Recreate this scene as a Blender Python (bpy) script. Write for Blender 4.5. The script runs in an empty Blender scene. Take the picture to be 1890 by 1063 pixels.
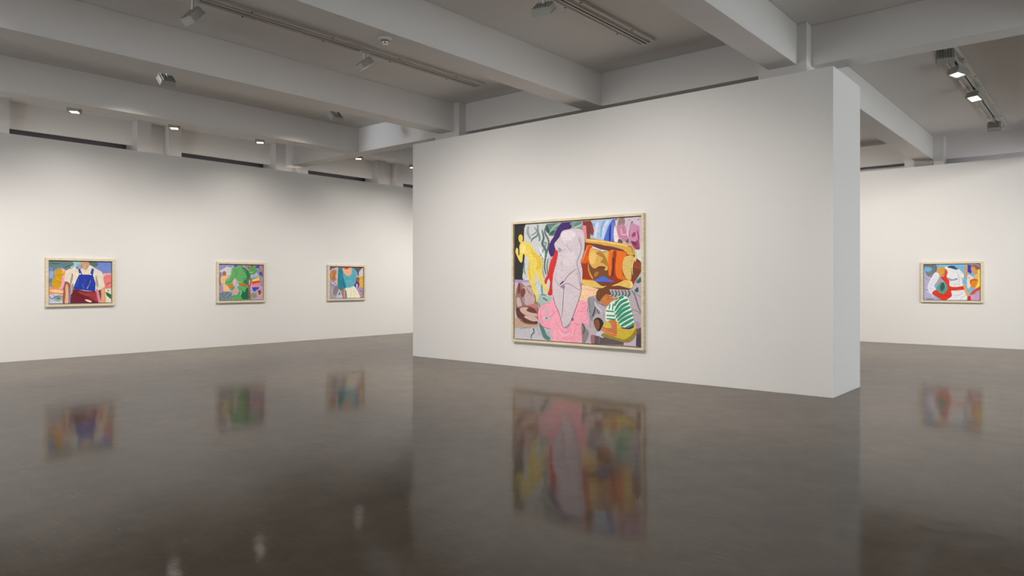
# gallery interior with framed paintings
# painted shapes: kind+pigment, stroke width, then canvas coordinates in thousandths
ART_BIG = '''
0 188 186 190 0 0 1000 1000 1000 1000 0 0 0
0 50 50 48 0 0 1000 96 1000 87 931 80 847 89 714 74 602 84 511 0 511
1 200 203 206 0 96 996 206 996 302 993 308 871 295 708 261 511 84 515 77 602 91 714 84 847
0 215 206 202 0 291 885 355 882 342 788 302 708 291 763
0 98 128 122 0 275 992 433 997 355 888 298 890 288 940
2 150 175 168 14 302 918 342 963 394 990
2 55 85 75 22 278 981 285 940 302 918
2 60 90 78 20 308 904 328 917 342 936
2 190 205 200 6 328 937 368 941
2 120 140 138 16 203 992 205 931 220 875 213 848
2 85 110 105 14 275 981 264 921 295 851 291 790 271 722 261 627 275 559
2 90 115 112 10 144 844 158 871 196 897 203 924
2 125 145 142 12 241 826 275 831 247 764 220 710
2 150 160 165 18 123 984 116 929 144 865
2 130 150 148 10 172 974 193 932 144 900
2 80 112 104 16 241 943 254 873 241 826 268 777 275 709
2 140 158 158 10 247 723 241 627 261 531
2 95 125 120 9 291 701 281 627 291 545
2 225 225 232 12 220 793 241 737 261 702
2 225 225 232 12 123 727 137 671 123 532
2 90 130 120 8 89 672 84 616 96 560
0 122 152 142 0 472 995 570 998 586 922 491 934
2 90 130 118 14 504 960 536 980 561 985
2 185 205 195 7 498 947 542 957 567 975
1 195 205 205 0 197 489 267 523 335 489 335 358 253 315 211 300 193 370 183 454
2 110 140 138 12 246 510 239 440 253 364 308 365
2 90 125 122 10 218 384 267 385 308 351
2 90 125 122 8 232 551 235 454
1 165 185 180 0 207 363 253 384 335 365 308 303 246 301 225 203 239 106 335 22 253 22 211 146
2 90 125 125 30 222 144 248 84 269 33 308 14
2 70 105 108 14 213 318 222 283
2 80 115 112 20 248 362 286 341
2 150 170 180 12 269 63 303 65
0 196 180 190 0 0 503 133 503 197 356 207 174 197 111 0 93
0 160 146 198 0 0 521 126 515 140 497 0 494
1 150 115 108 0 6 381 32 481 65 489 97 460 147 467 190 391 207 300 204 174 126 156 39 167 10 237
1 198 172 165 0 17 352 43 360 65 296 57 282 25 281
1 120 60 55 0 32 489 47 481 50 417 28 395
1 190 165 165 0 65 439 112 460 155 439 176 369 169 313 105 297 76 346
1 150 135 155 0 72 410 90 361 87 311 68 332
1 120 70 65 0 54 424 83 446 97 411 76 368 57 374
1 95 60 52 0 17 273 54 260 83 211 147 171 197 160 197 139 97 141 47 167 17 216
1 205 170 160 0 50 267 97 283 147 256 197 223 190 201 126 206 83 218 54 239
1 110 62 58 0 105 255 147 284 183 257 197 230 140 235
1 205 178 168 0 83 197 126 206 183 194 200 174 176 159 126 170
1 190 120 115 0 126 298 190 313 200 279 155 277
2 90 60 60 6 25 281 90 283 147 284
2 90 60 60 5 105 453 126 411 162 383
2 90 60 60 5 147 460 176 411 169 362
1 188 158 140 0 1 179 54 174 97 141 190 138 197 111 90 98 1 90
2 135 85 75 8 39 174 97 141 197 135
0 192 190 198 0 0 93 197 111 225 63 253 2 0 0
2 80 112 116 9 158 102 172 71 151 38 144 6
2 120 140 142 6 47 88 83 98 147 101
2 80 112 116 9 172 102 176 60
2 168 178 182 20 197 104 225 35
1 228 204 100 0 75 859 79 852 112 845 140 832 160 792 188 751 215 727 244 679 243 632 245 554 255 503 274 475 285 440 289 409 268 415 256 444 239 475 215 515 200 558 189 576 181 554 178 495 184 455 200 404 206 357 200 328 192 333 184 377 160 424 142 475 126 515 113 555 118 614 126 666 120 702 96 730 79 743 73 725 69 683 59 668 45 680 28 712 9 757 9 782 20 801 31 785 33 744 42 731 43 776 42 813 53 840
1 222 196 85 0 54 916 68 906 74 881 69 859 59 844 49 844 38 861 33 885 40 907
1 220 188 72 0 136 809 160 776 208 727 235 687 235 632 200 597 188 633 200 672 160 728
1 235 215 135 0 59 828 92 818 100 774 79 755 55 764
2 214 184 90 6 189 576 196 613
2 214 184 80 10 136 674 128 594 144 515
1 66 42 106 0 409 992 379 964 356 927 341 885 314 844 297 794 297 755 310 720 324 712 339 725 350 761 356 799 358 826 382 852 399 882 409 904 424 926 446 933 475 940 485 957 479 972 470 980 482 994
1 206 50 46 0 356 769 377 745 375 699 362 645 343 591 331 534 326 476 326 392 289 391 301 437 308 499 297 529 284 507 276 479 262 495 266 526 289 565 301 631 316 685 335 715
0 122 60 46 0 569 995 632 995 646 965 658 909 653 879 641 876 630 892 629 847 603 849 597 957 572 962
2 165 60 55 14 636 962 646 891
2 105 70 50 14 608 952 615 863
0 232 130 152 0 560 995 571 994 572 962 597 957 604 849 590 857 576 910
0 168 192 226 0 641 989 698 994 808 998 798 969 747 863 734 827 631 847 631 869 650 876 660 908 650 965
2 205 215 235 20 691 980 674 926 667 853
2 130 165 220 14 737 987 717 938 710 857
2 200 210 232 20 764 986 734 929 724 846
2 110 150 215 12 653 968 664 945
2 190 195 225 14 706 975 686 903
1 74 108 206 0 798 992 808 986 806 932 800 860 808 808 769 809 732 829 751 899 774 959
2 38 45 140 12 781 952 776 876 776 810
2 105 125 215 12 799 976 793 915 793 824
0 208 192 208 0 808 1000 994 1000 1000 744 954 746 941 782 909 795 808 807
2 110 85 100 12 811 989 831 990
2 70 50 75 10 811 989 813 939
2 232 220 222 26 814 924 821 859 821 812
1 196 132 158 0 831 948 854 940 878 947 896 908 896 869 910 840 883 812 864 828 841 851 826 902
1 150 125 120 0 841 993 880 997 884 952 864 946 834 948
2 225 175 195 8 857 914 864 871 896 869
2 150 80 115 6 867 935 883 877
1 105 82 84 0 841 836 864 824 870 804 837 809
1 120 92 96 0 893 823 911 833 911 801 890 807
2 90 80 110 6 904 965 898 926
2 60 50 90 6 909 975 925 983
2 60 50 90 7 973 979 987 977
1 198 142 175 0 917 935 932 959 960 943 986 924 990 843 989 746 957 749 935 789 912 808
1 130 25 50 0 930 959 933 970 940 962 933 952
1 165 65 95 0 933 863 948 884 960 876 957 852 935 848
1 150 70 108 0 928 818 954 809 970 819 982 808 986 748 960 752 938 782
1 120 40 80 0 928 811 948 810 967 791 954 781
2 150 70 100 8 970 900 979 850 979 815
2 170 90 125 8 916 907 916 847
0 222 228 228 0 952 746 1000 747 1000 648 965 656 960 702
2 120 175 190 3.5 956 737 1000 735
2 120 175 190 3.5 957 728 1000 726
2 120 175 190 3.5 957 719 1000 718
2 120 175 190 3.5 958 710 1000 709
2 120 175 190 3.5 959 701 1000 700
2 120 175 190 3.5 960 692 1000 691
2 120 175 190 3.5 961 684 1000 683
2 120 175 190 3.5 962 675 1000 674
1 118 62 42 0 593 848 737 829 883 797 933 776 953 738 961 689 997 651 999 589 983 553 956 509 953 508 939 458 902 432 838 429 779 431 707 447 621 459 559 489 559 562 561 661 589 726
0 142 70 48 0 939 652 961 658 997 651 999 589 939 615
2 160 95 65 5 933 615 998 602
1 214 166 76 0 592 849 665 844 737 829 825 809 883 797 933 783 950 738 951 708 905 712 883 738 767 777 707 799 647 811 592 823
2 235 200 120 9 604 839 707 824 825 800 916 777
2 180 130 60 8 905 778 933 764 939 720
1 110 62 50 0 592 820 647 808 731 790 802 776 883 744 790 751 725 753 665 775
0 205 208 222 0 632 796 707 760 773 744 719 743 641 776
1 218 90 22 0 604 797 644 792 638 737 613 660 561 653 573 700 592 739
2 240 140 60 7 610 790 579 700 564 661
2 170 60 20 8 629 789 604 712
0 150 56 24 0 561 653 616 648 632 530 558 522
0 215 80 20 0 558 527 683 516 659 504 558 507
1 214 170 84 0 632 770 659 768 719 739 773 737 767 656 761 631 761 599 743 585 731 593 746 618 701 626 659 607 623 653 619 712
1 172 122 52 0 671 729 695 741 731 721 761 656 767 618 731 644 707 658 725 689
1 230 190 110 0 623 724 653 749 677 723 665 659 635 646
1 120 76 46 0 616 640 653 601 695 610 731 599 761 574 767 523 695 513 653 526
1 200 150 70 0 616 660 623 595 653 529 635 536 613 601
1 170 115 50 0 665 575 695 581 683 549 659 542
1 230 112 30 0 770 737 825 746 894 725 883 666 867 629 871 553 916 510 837 525 814 567 790 605 784 554 767 561
1 150 58 28 0 793 719 825 737 816 617 825 541 871 510 922 506 916 491 761 497 767 554 790 542
2 90 40 25 8 805 706 802 617 796 541
2 240 140 50 7 796 738 799 693
1 216 186 112 0 883 691 916 705 944 698 950 664 933 603 930 528 922 513 894 528 868 591 871 654
2 235 215 150 6 958 701 939 627 939 553
2 165 125 60 5 939 689 930 652
2 190 155 85 5 871 622 916 618
1 225 200 120 0 961 738 970 701 961 658 953 664
0 150 50 30 0 922 515 953 521 948 483 931 496
1 74 110 206 0 655 504 689 528 728 544 767 522 809 501 719 501
1 222 188 100 0 559 516 608 512 664 506 719 466 752 471 713 449 621 463 559 489
1 222 188 100 0 790 467 850 496 879 512 925 510 942 483 939 458 922 448 885 458 838 470
2 240 215 140 9 919 502 936 477 925 455
1 120 78 48 0 559 489 621 463 713 449 779 447 779 431 707 442 621 456 559 481
0 240 198 160 0 564 481 689 443 676 391 621 377 596 310 519 308 551 389
2 225 170 130 10 589 443 670 430
2 250 225 180 10 570 429 589 370
0 184 172 182 0 614 377 689 365 779 441 931 436 953 496 976 533 1000 546 1000 0 564 0 564 216 621 271
1 60 100 95 0 960 502 976 521 1000 530 1000 502 976 489
1 55 90 85 0 953 433 976 458 980 427 970 419
2 120 120 128 9 931 433 953 401 976 320 998 258
2 130 128 135 7 953 414 998 383
2 125 122 130 6 931 288 976 270 995 246
2 150 140 150 9 998 546 953 483
2 80 110 105 11 791 433 803 406 787 380
2 80 110 105 11 815 433 826 406 811 380
2 80 110 105 11 838 433 850 406 835 381
2 80 110 105 11 862 433 873 407 858 381
2 80 110 105 11 885 433 896 407 881 381
2 80 110 105 11 908 434 919 407 904 382
2 210 210 205 5 803 431 808 393
2 210 210 205 5 850 432 855 394
2 210 210 205 5 896 432 901 394
1 145 145 152 0 608 357 633 380 664 371 689 306 707 248 670 240 645 180 627 219 617 291
2 70 70 80 10 670 299 658 246 645 219
2 60 60 68 10 682 280 698 241
2 90 90 98 6 630 232 645 180
2 100 100 108 8 624 351 627 245
2 95 95 105 6 737 249 725 210
2 120 120 128 8 670 345 707 326 749 301
2 200 195 200 12 664 345 682 299 719 261
1 140 128 132 0 567 160 596 125 621 86 596 12 570 10
2 90 78 80 9 570 157 586 124 577 71
2 150 140 148 10 627 219 633 127
0 96 86 92 0 652 69 725 67 879 33 879 5 649 0
1 158 110 112 0 634 61 652 74 664 63 661 4 639 2
2 190 165 120 4 701 65 698 3
1 205 200 215 0 689 100 713 108 737 80 725 52 695 65 670 70
0 200 180 205 0 879 32 948 49 965 107 953 2 876 9
0 78 70 76 0 967 101 1000 153 1000 0 963 3
1 165 145 190 0 953 188 976 195 990 171 981 133 965 144
0 115 85 95 0 967 132 1000 153 1000 109 976 89
2 60 50 60 8 919 47 908 27
1 240 162 182 0 320 355 346 362 437 281 543 317 542 342 574 349 609 331 613 294 605 265 619 204 619 163 601 149 574 171 562 151 562 110 562 0 478 0 333 1 323 19 312 107 286 108 243 127 213 178 208 230 226 283 269 315 312 321
2 226 125 155 6 312 320 269 314 226 281 209 230 214 178 243 127 286 109 316 110
2 226 130 158 6 269 289 235 253 230 196 252 145 295 130
2 226 130 158 6 320 269 342 244 320 208 269 213
2 222 120 150 5 534 263 566 256 605 269
2 222 120 150 5 554 318 582 323 597 302 578 281 562 297
2 222 130 155 5 570 173 590 186 609 203 605 249
2 222 125 150 5 498 174 527 150 551 151
2 250 190 200 10 342 89 354 47 346 8
2 248 185 198 12 379 100 417 59 478 72
2 225 140 165 6 354 184 379 125 429 77 478 105
2 225 140 165 6 519 133 506 73 478 30
2 235 205 165 9 498 98 494 56
2 225 145 168 5 396 33 458 28 519 41
1 208 180 186 0 243 255 269 276 299 270 308 251 278 237 252 241
1 196 188 192 0 248 193 269 204 312 204 312 180 278 174 256 178
1 110 108 115 0 271 191 282 200 288 190 278 182
1 100 120 118 0 482 181 494 209 503 182
1 206 193 202 0 420 928 453 934 490 939 533 937 562 924 580 898 590 857 589 812 585 756 571 701 559 664 562 633 571 592 569 521 560 484 564 443 555 390 535 330 519 283 494 211 466 147 439 112 421 121 411 140 384 241 354 313 341 364 333 387 330 445 333 534 339 576 356 641 371 706 376 752 356 776 348 800 347 823 367 849 390 879 401 909
1 222 210 220 0 409 908 446 921 493 922 519 890 490 847 438 842 405 851
1 214 202 210 0 446 742 511 740 511 665 475 628 416 648
1 192 178 192 0 540 867 558 866 569 813 560 791
1 200 190 196 0 569 738 555 682 547 645 558 592 564 521 551 589 540 649
2 88 82 98 5 539 859 547 833 562 787 556 739 535 683 528 649 540 600 551 551 556 476 559 443
2 165 150 170 5 446 818 457 784 490 756
2 170 155 175 6 401 759 424 766 442 777
1 155 145 170 0 377 783 390 786 405 771 394 748 381 756
2 110 130 125 7 405 662 404 639
2 120 100 125 6 530 606 482 576 449 543 427 505 390 474
2 80 60 90 9 420 508 409 493 392 478
2 130 110 135 5 345 532 371 489 390 462 420 474 453 487 501 463 540 436 556 443
2 150 135 155 12 397 451 424 463 416 440
2 100 85 110 6 430 470 421 401 416 320 415 280 404 195
2 190 176 190 12 530 591 540 534 551 463
2 75 68 85 4.5 555 482 563 459 555 399 535 328 519 283 494 211 466 147 441 116
2 75 68 85 4.5 333 396 349 323 384 241 413 136 429 115
2 150 140 165 14 429 120 454 129 474 156
2 120 110 125 4 376 749 371 706 356 641 339 576
2 150 135 155 4 590 857 589 812 585 756 571 701 559 664 564 630
1 112 68 36 0 682 352 675 391 689 434 725 449 767 441 788 399 761 399 740 392 728 372 713 343
2 150 95 50 6 695 424 704 372
2 80 48 30 6 725 440 743 405
1 198 122 70 0 707 349 737 392 755 402 779 393 803 370 838 377 838 358 791 338 767 315 746 311 719 330
2 120 65 35 4 752 395 764 386 767 363 756 357
2 105 55 35 4 716 346 728 341
2 222 150 95 8 731 366 743 373
1 226 236 222 0 835 381 850 390 885 389 913 363 928 300 945 225 950 175 931 149 896 136 856 145 823 193 779 199 750 190 746 269 773 321 797 341 832 355
2 52 146 118 17 779 328 773 283
2 52 146 118 17 803 329 797 277
2 52 146 118 17 809 309 844 368 879 383
2 52 146 118 17 815 271 856 336 908 363
2 52 146 118 17 818 239 867 305 919 335
2 52 146 118 17 823 214 870 273 926 306
2 52 146 118 17 832 195 879 241 936 275
2 52 146 118 17 838 173 885 210 943 244
2 52 146 118 17 856 151 902 182 948 213
2 52 146 118 17 890 140 931 158 949 181
2 52 146 118 17 750 269 809 265
2 52 146 118 17 753 233 816 231
2 52 146 118 17 754 208 822 203
2 245 245 235 5 838 384 838 361 797 345 773 321
2 40 110 125 6 818 278 809 226
1 206 180 62 0 838 144 885 131 931 136 953 175 967 170 966 100 931 42 885 29 838 37 779 51 716 66 734 93 806 72 826 86
1 150 132 60 0 716 66 734 90 803 68 850 55 885 51 931 86 966 144 966 100 931 42 885 27 797 45
1 212 188 70 0 722 138 743 175 776 194 779 167 785 135 737 129
1 212 188 70 0 826 188 853 158 829 124
0 74 40 110 0 862 145 913 142 948 164 950 150 922 132 859 137
1 202 118 68 0 770 187 819 196 830 137 826 76 800 73 743 97 710 128 702 151 749 134 791 127 790 161
2 232 165 110 5 713 137 749 110 821 82
2 150 80 45 4 749 133 797 126
1 58 44 44 0 658 167 663 197 685 213 710 206 731 174 716 131 698 104 676 119
1 130 84 60 0 665 187 685 200 700 182 702 143 693 116 676 121 661 154
2 60 35 30 3 667 168 676 167
2 60 35 30 3 685 169 695 168
2 60 35 30 3 676 136 689 135
'''
ART_OVERALLS = '''
0 112 136 202 0 0 1000 1000 1000 1000 0 0 0
0 150 205 212 0 304 995 509 1000 482 879 340 836
1 98 128 128 0 0 999 165 1000 357 990 384 904 331 876 340 823 269 782 226 834 165 859 105 818 79 759 54 830 0 894
2 60 85 85 14 20 960 105 936 182 952
2 60 85 85 14 234 834 304 889 348 916
1 85 112 105 0 608 997 737 1000 783 941 746 885 691 884 645 924
0 150 170 205 0 0 764 71 752 54 477 0 464
0 110 130 120 0 0 581 54 595 45 477 0 477
2 90 60 60 10 79 765 71 818
1 238 165 180 0 165 793 252 795 269 715 243 529 217 371 148 318 79 359
1 206 156 22 0 88 778 148 806 200 820 247 728 200 622 191 450 156 371 122 355 71 385 41 477 54 555 83 621
2 150 105 20 8 71 660 217 688
2 150 105 20 8 62 529 191 516
1 240 190 130 0 182 820 208 767 200 688 234 781
2 235 195 60 14 105 582 165 569
0 226 152 92 0 0 438 71 372 226 331 226 198 0 203
1 240 200 170 0 7 307 105 332 217 291 217 251 79 267
0 192 196 216 0 0 209 79 234 226 198 226 6 0 4
2 75 65 150 12 7 176 45 110 113 174 191 173 217 119
1 130 165 140 0 96 148 165 173 200 106 148 55 96 83
1 40 110 50 0 113 135 165 140 156 107
2 225 180 60 14 105 49 217 40
2 80 90 90 10 71 241 88 57
0 240 178 158 0 839 716 1000 728 1000 614 849 613
1 225 125 125 0 877 641 962 697 1000 642 1000 336 915 323 877 420
2 190 60 50 14 915 420 943 475 1000 489
2 210 140 130 12 886 558 924 600
0 222 216 198 0 882 338 1000 350 1000 0 886 0
0 28 108 62 0 900 255 934 254 998 198 998 80 924 171
1 40 60 55 0 934 309 962 302 943 282
2 90 110 170 8 900 20 952 5
2 130 150 140 12 877 654 886 448
1 226 216 196 0 269 782 357 843 428 881 518 840 645 910 728 844 830 764 860 668 872 530 888 393 793 295 755 366 728 285 375 302 340 290 318 463 239 529 247 649
1 160 145 140 0 357 716 375 636 340 423 375 476 375 343 340 290 326 476
1 168 155 150 0 737 667 755 640 783 476 774 366 746 421
2 175 165 155 8 252 596 322 583
2 175 165 155 8 793 421 867 365
1 172 160 158 0 464 946 518 840 491 826 446 879
1 200 158 128 0 495 998 618 998 631 910 581 794 527 853 491 960
2 230 190 150 12 563 935 563 841
2 150 130 120 6 572 787 563 706
2 240 235 225 14 645 924 672 857
1 110 112 190 0 419 878 450 872 459 825 428 825
0 34 60 165 0 455 825 484 832 520 689 647 685 674 836 711 827 693 677 737 476 728 278 590 300 371 340 428 556 471 688
2 60 95 200 20 464 583 428 396
2 60 95 200 14 563 597 545 368
2 20 35 120 9 654 666 608 476
1 235 235 240 0 475 718 495 716 495 689 475 688
1 235 235 240 0 648 704 665 704 665 680 648 679
2 190 160 100 10 659 557 622 408
2 240 205 120 18 618 408 595 340
2 90 140 190 14 518 476 545 314
0 108 32 40 0 357 327 428 335 590 280 739 282 755 147 785 0 329 7 340 210
1 162 56 60 0 464 288 572 246 737 257 755 147 774 24 682 95 572 178 482 234
2 80 20 28 10 384 262 518 125 590 16
2 90 25 30 8 482 207 608 151 737 134
1 235 205 190 0 563 84 608 83 672 40 654 14 590 43
1 160 92 68 0 252 516 326 456 318 290 304 11 213 11 221 291
1 222 178 142 0 269 456 291 436 300 290 304 184 296 11 243 10 256 211 252 357
2 190 175 160 18 340 410 357 289 331 210
1 214 160 120 0 839 352 891 365 900 200 907 0 825 0 807 201 793 284
1 120 65 45 0 788 297 821 311 830 201 825 64 807 174
2 238 190 155 12 867 310 867 62
0 222 132 155 0 735 353 783 297 825 9 785 7
'''
ART_GREEN = '''
0 186 180 205 0 0 999 1000 1000 1000 0 0 0
0 150 152 198 0 0 992 355 994 269 931 77 846 0 791
1 212 207 218 0 14 804 109 887 183 943 290 877 269 754 183 699
2 165 160 190 14 215 794 269 808
0 150 130 165 0 0 791 66 778 56 617 0 603
0 140 115 125 0 0 630 35 630 66 414 0 442
0 176 150 180 0 0 442 87 387 119 252 0 227
0 120 138 152 0 0 213 130 252 290 223 290 4 0 0
2 55 75 95 12 18 30 35 51 52 64
2 205 205 220 9 43 27 60 43
2 55 75 95 12 81 96 98 117 115 131
2 205 205 220 9 106 93 123 109
2 55 75 95 12 145 149 162 170 179 183
2 205 205 220 9 170 146 187 162
2 55 75 95 12 187 53 204 74 221 88
2 205 205 220 9 213 50 230 66
2 55 75 95 12 230 120 247 142 264 155
2 205 205 220 9 256 117 273 133
2 55 75 95 12 60 150 77 172 94 185
2 205 205 220 9 85 147 102 163
2 55 75 95 12 166 189 183 211 200 224
2 205 205 220 9 191 186 209 202
2 55 75 95 12 113 41 130 63 147 76
2 205 205 220 9 138 38 155 54
1 165 118 72 0 77 778 119 813 156 780 153 698 119 668 87 684
1 238 194 140 0 35 630 119 687 210 669 188 549 183 441 220 332 215 264 124 245 90 320 100 468 72 522 50 441
2 190 130 90 6 66 590 130 570 183 590
2 190 130 90 6 140 360 146 279
0 78 74 172 0 331 987 415 989 404 937 334 930
0 125 95 85 0 442 990 531 985 508 881 475 894
1 165 140 150 0 553 979 709 982 709 885 642 884
1 150 100 100 0 653 960 709 927 687 857 653 884
0 75 72 175 0 811 978 931 995 891 902 845 916
0 150 132 172 0 914 959 1000 997 1000 636 902 678 856 804
1 80 65 150 0 914 776 971 805 983 693 937 678
1 175 135 125 0 925 945 994 961 994 876 948 861
1 104 174 106 0 301 911 399 954 486 991 531 937 608 897 675 801 711 676 675 551 655 395 432 440 404 523 355 632 312 536 215 407 130 468 167 590 236 686 269 836
1 44 124 86 0 508 950 597 897 675 801 707 676 675 565 653 398 608 440 531 523 619 620 597 758 542 854
2 60 140 80 12 399 865 366 659 312 604
2 60 140 80 10 432 866 388 701
2 170 216 150 12 290 850 236 658 183 549
2 170 216 150 9 388 577 442 495 531 537
2 170 216 150 9 399 906 464 949
2 50 120 80 9 162 495 258 522 312 604
2 55 145 120 18 508 605 619 592 653 495
1 96 164 96 0 687 940 799 978 870 846 799 740 709 725 662 801
2 40 110 65 9 732 899 845 803
2 40 110 65 9 698 746 799 761
2 180 215 160 10 687 815 732 774 777 802
1 150 90 70 0 720 1000 788 998 732 941
2 205 215 205 8 553 896 608 800
0 206 106 28 0 432 470 553 461 655 428 655 373 553 398 442 413
2 235 150 70 9 486 440 519 437
1 88 168 106 0 410 385 531 399 642 367 664 217 678 36 619 7 290 11 312 140 399 152 442 262
1 30 106 72 0 508 261 575 218 608 329 647 329 675 50 597 13 508 40 497 164
2 170 215 150 12 442 275 508 219 453 124
2 40 115 75 9 399 194 486 110
2 150 205 140 14 442 358 597 329
2 200 90 50 12 290 15 497 7
1 190 205 190 0 399 468 442 440 410 385 388 413
1 80 160 110 0 247 332 334 393 339 304 290 257
0 216 130 36 0 191 380 290 482 323 400 258 316
1 216 168 148 0 290 263 355 331 410 317 399 194 323 161 296 182
2 150 100 90 5 334 263 312 181
2 150 100 90 5 366 263 355 181
1 235 190 190 0 312 550 355 605 366 509 334 413
0 105 172 190 0 732 627 799 656 902 657 845 607 743 565
0 242 216 60 0 748 565 845 621 925 650 916 558 754 523
0 216 70 26 0 745 523 916 558 916 495 748 450
0 226 140 165 0 748 450 916 495 916 361 737 358
0 48 74 182 0 737 358 919 363 856 243 805 208 765 272
2 110 140 220 14 845 327 834 257
1 152 98 85 0 658 606 732 607 720 439 698 328 720 21 675 22 653 356
1 222 190 180 0 675 565 698 551 687 412 675 439
2 215 195 200 16 948 551 971 439
1 165 140 165 0 914 692 971 664 994 382 925 439
0 192 160 182 0 914 326 1000 382 1000 3 732 14 709 161
1 140 70 60 0 879 242 925 281 960 213 914 136
1 140 150 130 0 720 175 834 187 856 74 754 34
2 70 90 80 7 732 119 834 103
2 225 205 110 9 856 243 891 172
'''
ART_TEAL = '''
0 192 182 198 0 0 1000 1000 1000 1000 0 0 0
0 105 95 150 0 0 993 184 990 133 940 6 881
0 128 120 125 0 261 999 417 1000 417 953 248 949
0 102 92 106 0 601 999 1000 1000 952 897 856 706 795 866 735 952
2 190 180 170 6 843 895 952 970
2 60 60 65 10 802 764 870 779 952 941
1 210 205 208 0 870 838 924 926 1000 979 1000 700 917 685 877 736
1 205 190 180 0 56 896 158 947 248 914 248 545 209 460 158 488
1 186 126 76 0 19 783 69 882 145 912 209 856 171 715 197 602 145 545 69 573 19 643
2 130 70 55 14 145 841 133 686 94 587
2 222 180 130 12 69 826 56 685
2 150 100 80 10 184 828 209 743
0 168 158 180 0 0 573 120 559 248 417 261 233 184 8 0 5
1 136 130 116 0 145 375 261 375 248 233 171 107 107 150
2 225 220 235 16 44 517 133 460 197 403
2 95 85 125 10 19 460 82 404 184 460
2 110 95 125 10 6 264 44 39
2 215 205 225 14 82 348 69 123
2 90 75 110 10 120 94 197 78
0 185 198 228 0 235 205 338 232 397 14 209 14
1 70 90 130 0 261 134 300 204 300 104
0 222 172 62 0 890 692 1000 715 1000 341 931 254 863 327
2 240 200 100 12 952 663 938 371
1 160 90 82 0 802 677 883 648 863 517 775 502 748 546
1 60 42 152 0 728 430 809 529 881 473 843 320 714 365
1 205 200 230 0 788 444 829 459 829 342 788 343
0 172 146 176 0 788 328 1000 341 1000 0 856 0
2 120 80 120 12 870 196 952 224 993 107
2 120 50 60 12 911 20 993 33
2 210 185 205 12 843 255 924 137
1 92 176 192 0 364 952 430 788 548 715 641 777 661 957 735 952 802 793 782 619 728 444 701 358 469 309 430 460 364 688
1 42 130 152 0 261 940 364 937 397 688 469 459 475 345 364 253 287 275 235 460 241 715
2 90 175 200 14 325 787 338 574
2 25 85 120 14 377 659 403 460 469 345
2 60 140 165 14 443 617 628 632
2 60 140 165 9 721 792 694 575 721 444
2 140 205 215 12 495 545 641 546
2 60 120 185 18 287 346 364 331
1 238 178 145 0 390 966 628 971 644 805 548 724 436 796
1 190 92 42 0 417 1000 588 1000 522 940 456 939
2 245 200 165 14 456 889 588 891
1 236 230 208 0 456 302 601 344 714 384 802 284 870 123 883 0 456 4
2 120 130 140 6 654 329 628 142 621 12
2 150 150 150 6 721 256 721 10
2 205 198 165 9 469 316 574 330 681 343
1 110 142 165 0 443 259 489 230 508 7 443 5
2 160 155 140 5 681 271 775 110
1 196 112 62 0 332 239 417 288 423 117 427 9 390 10
2 225 150 90 9 377 217 410 31
'''
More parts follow.
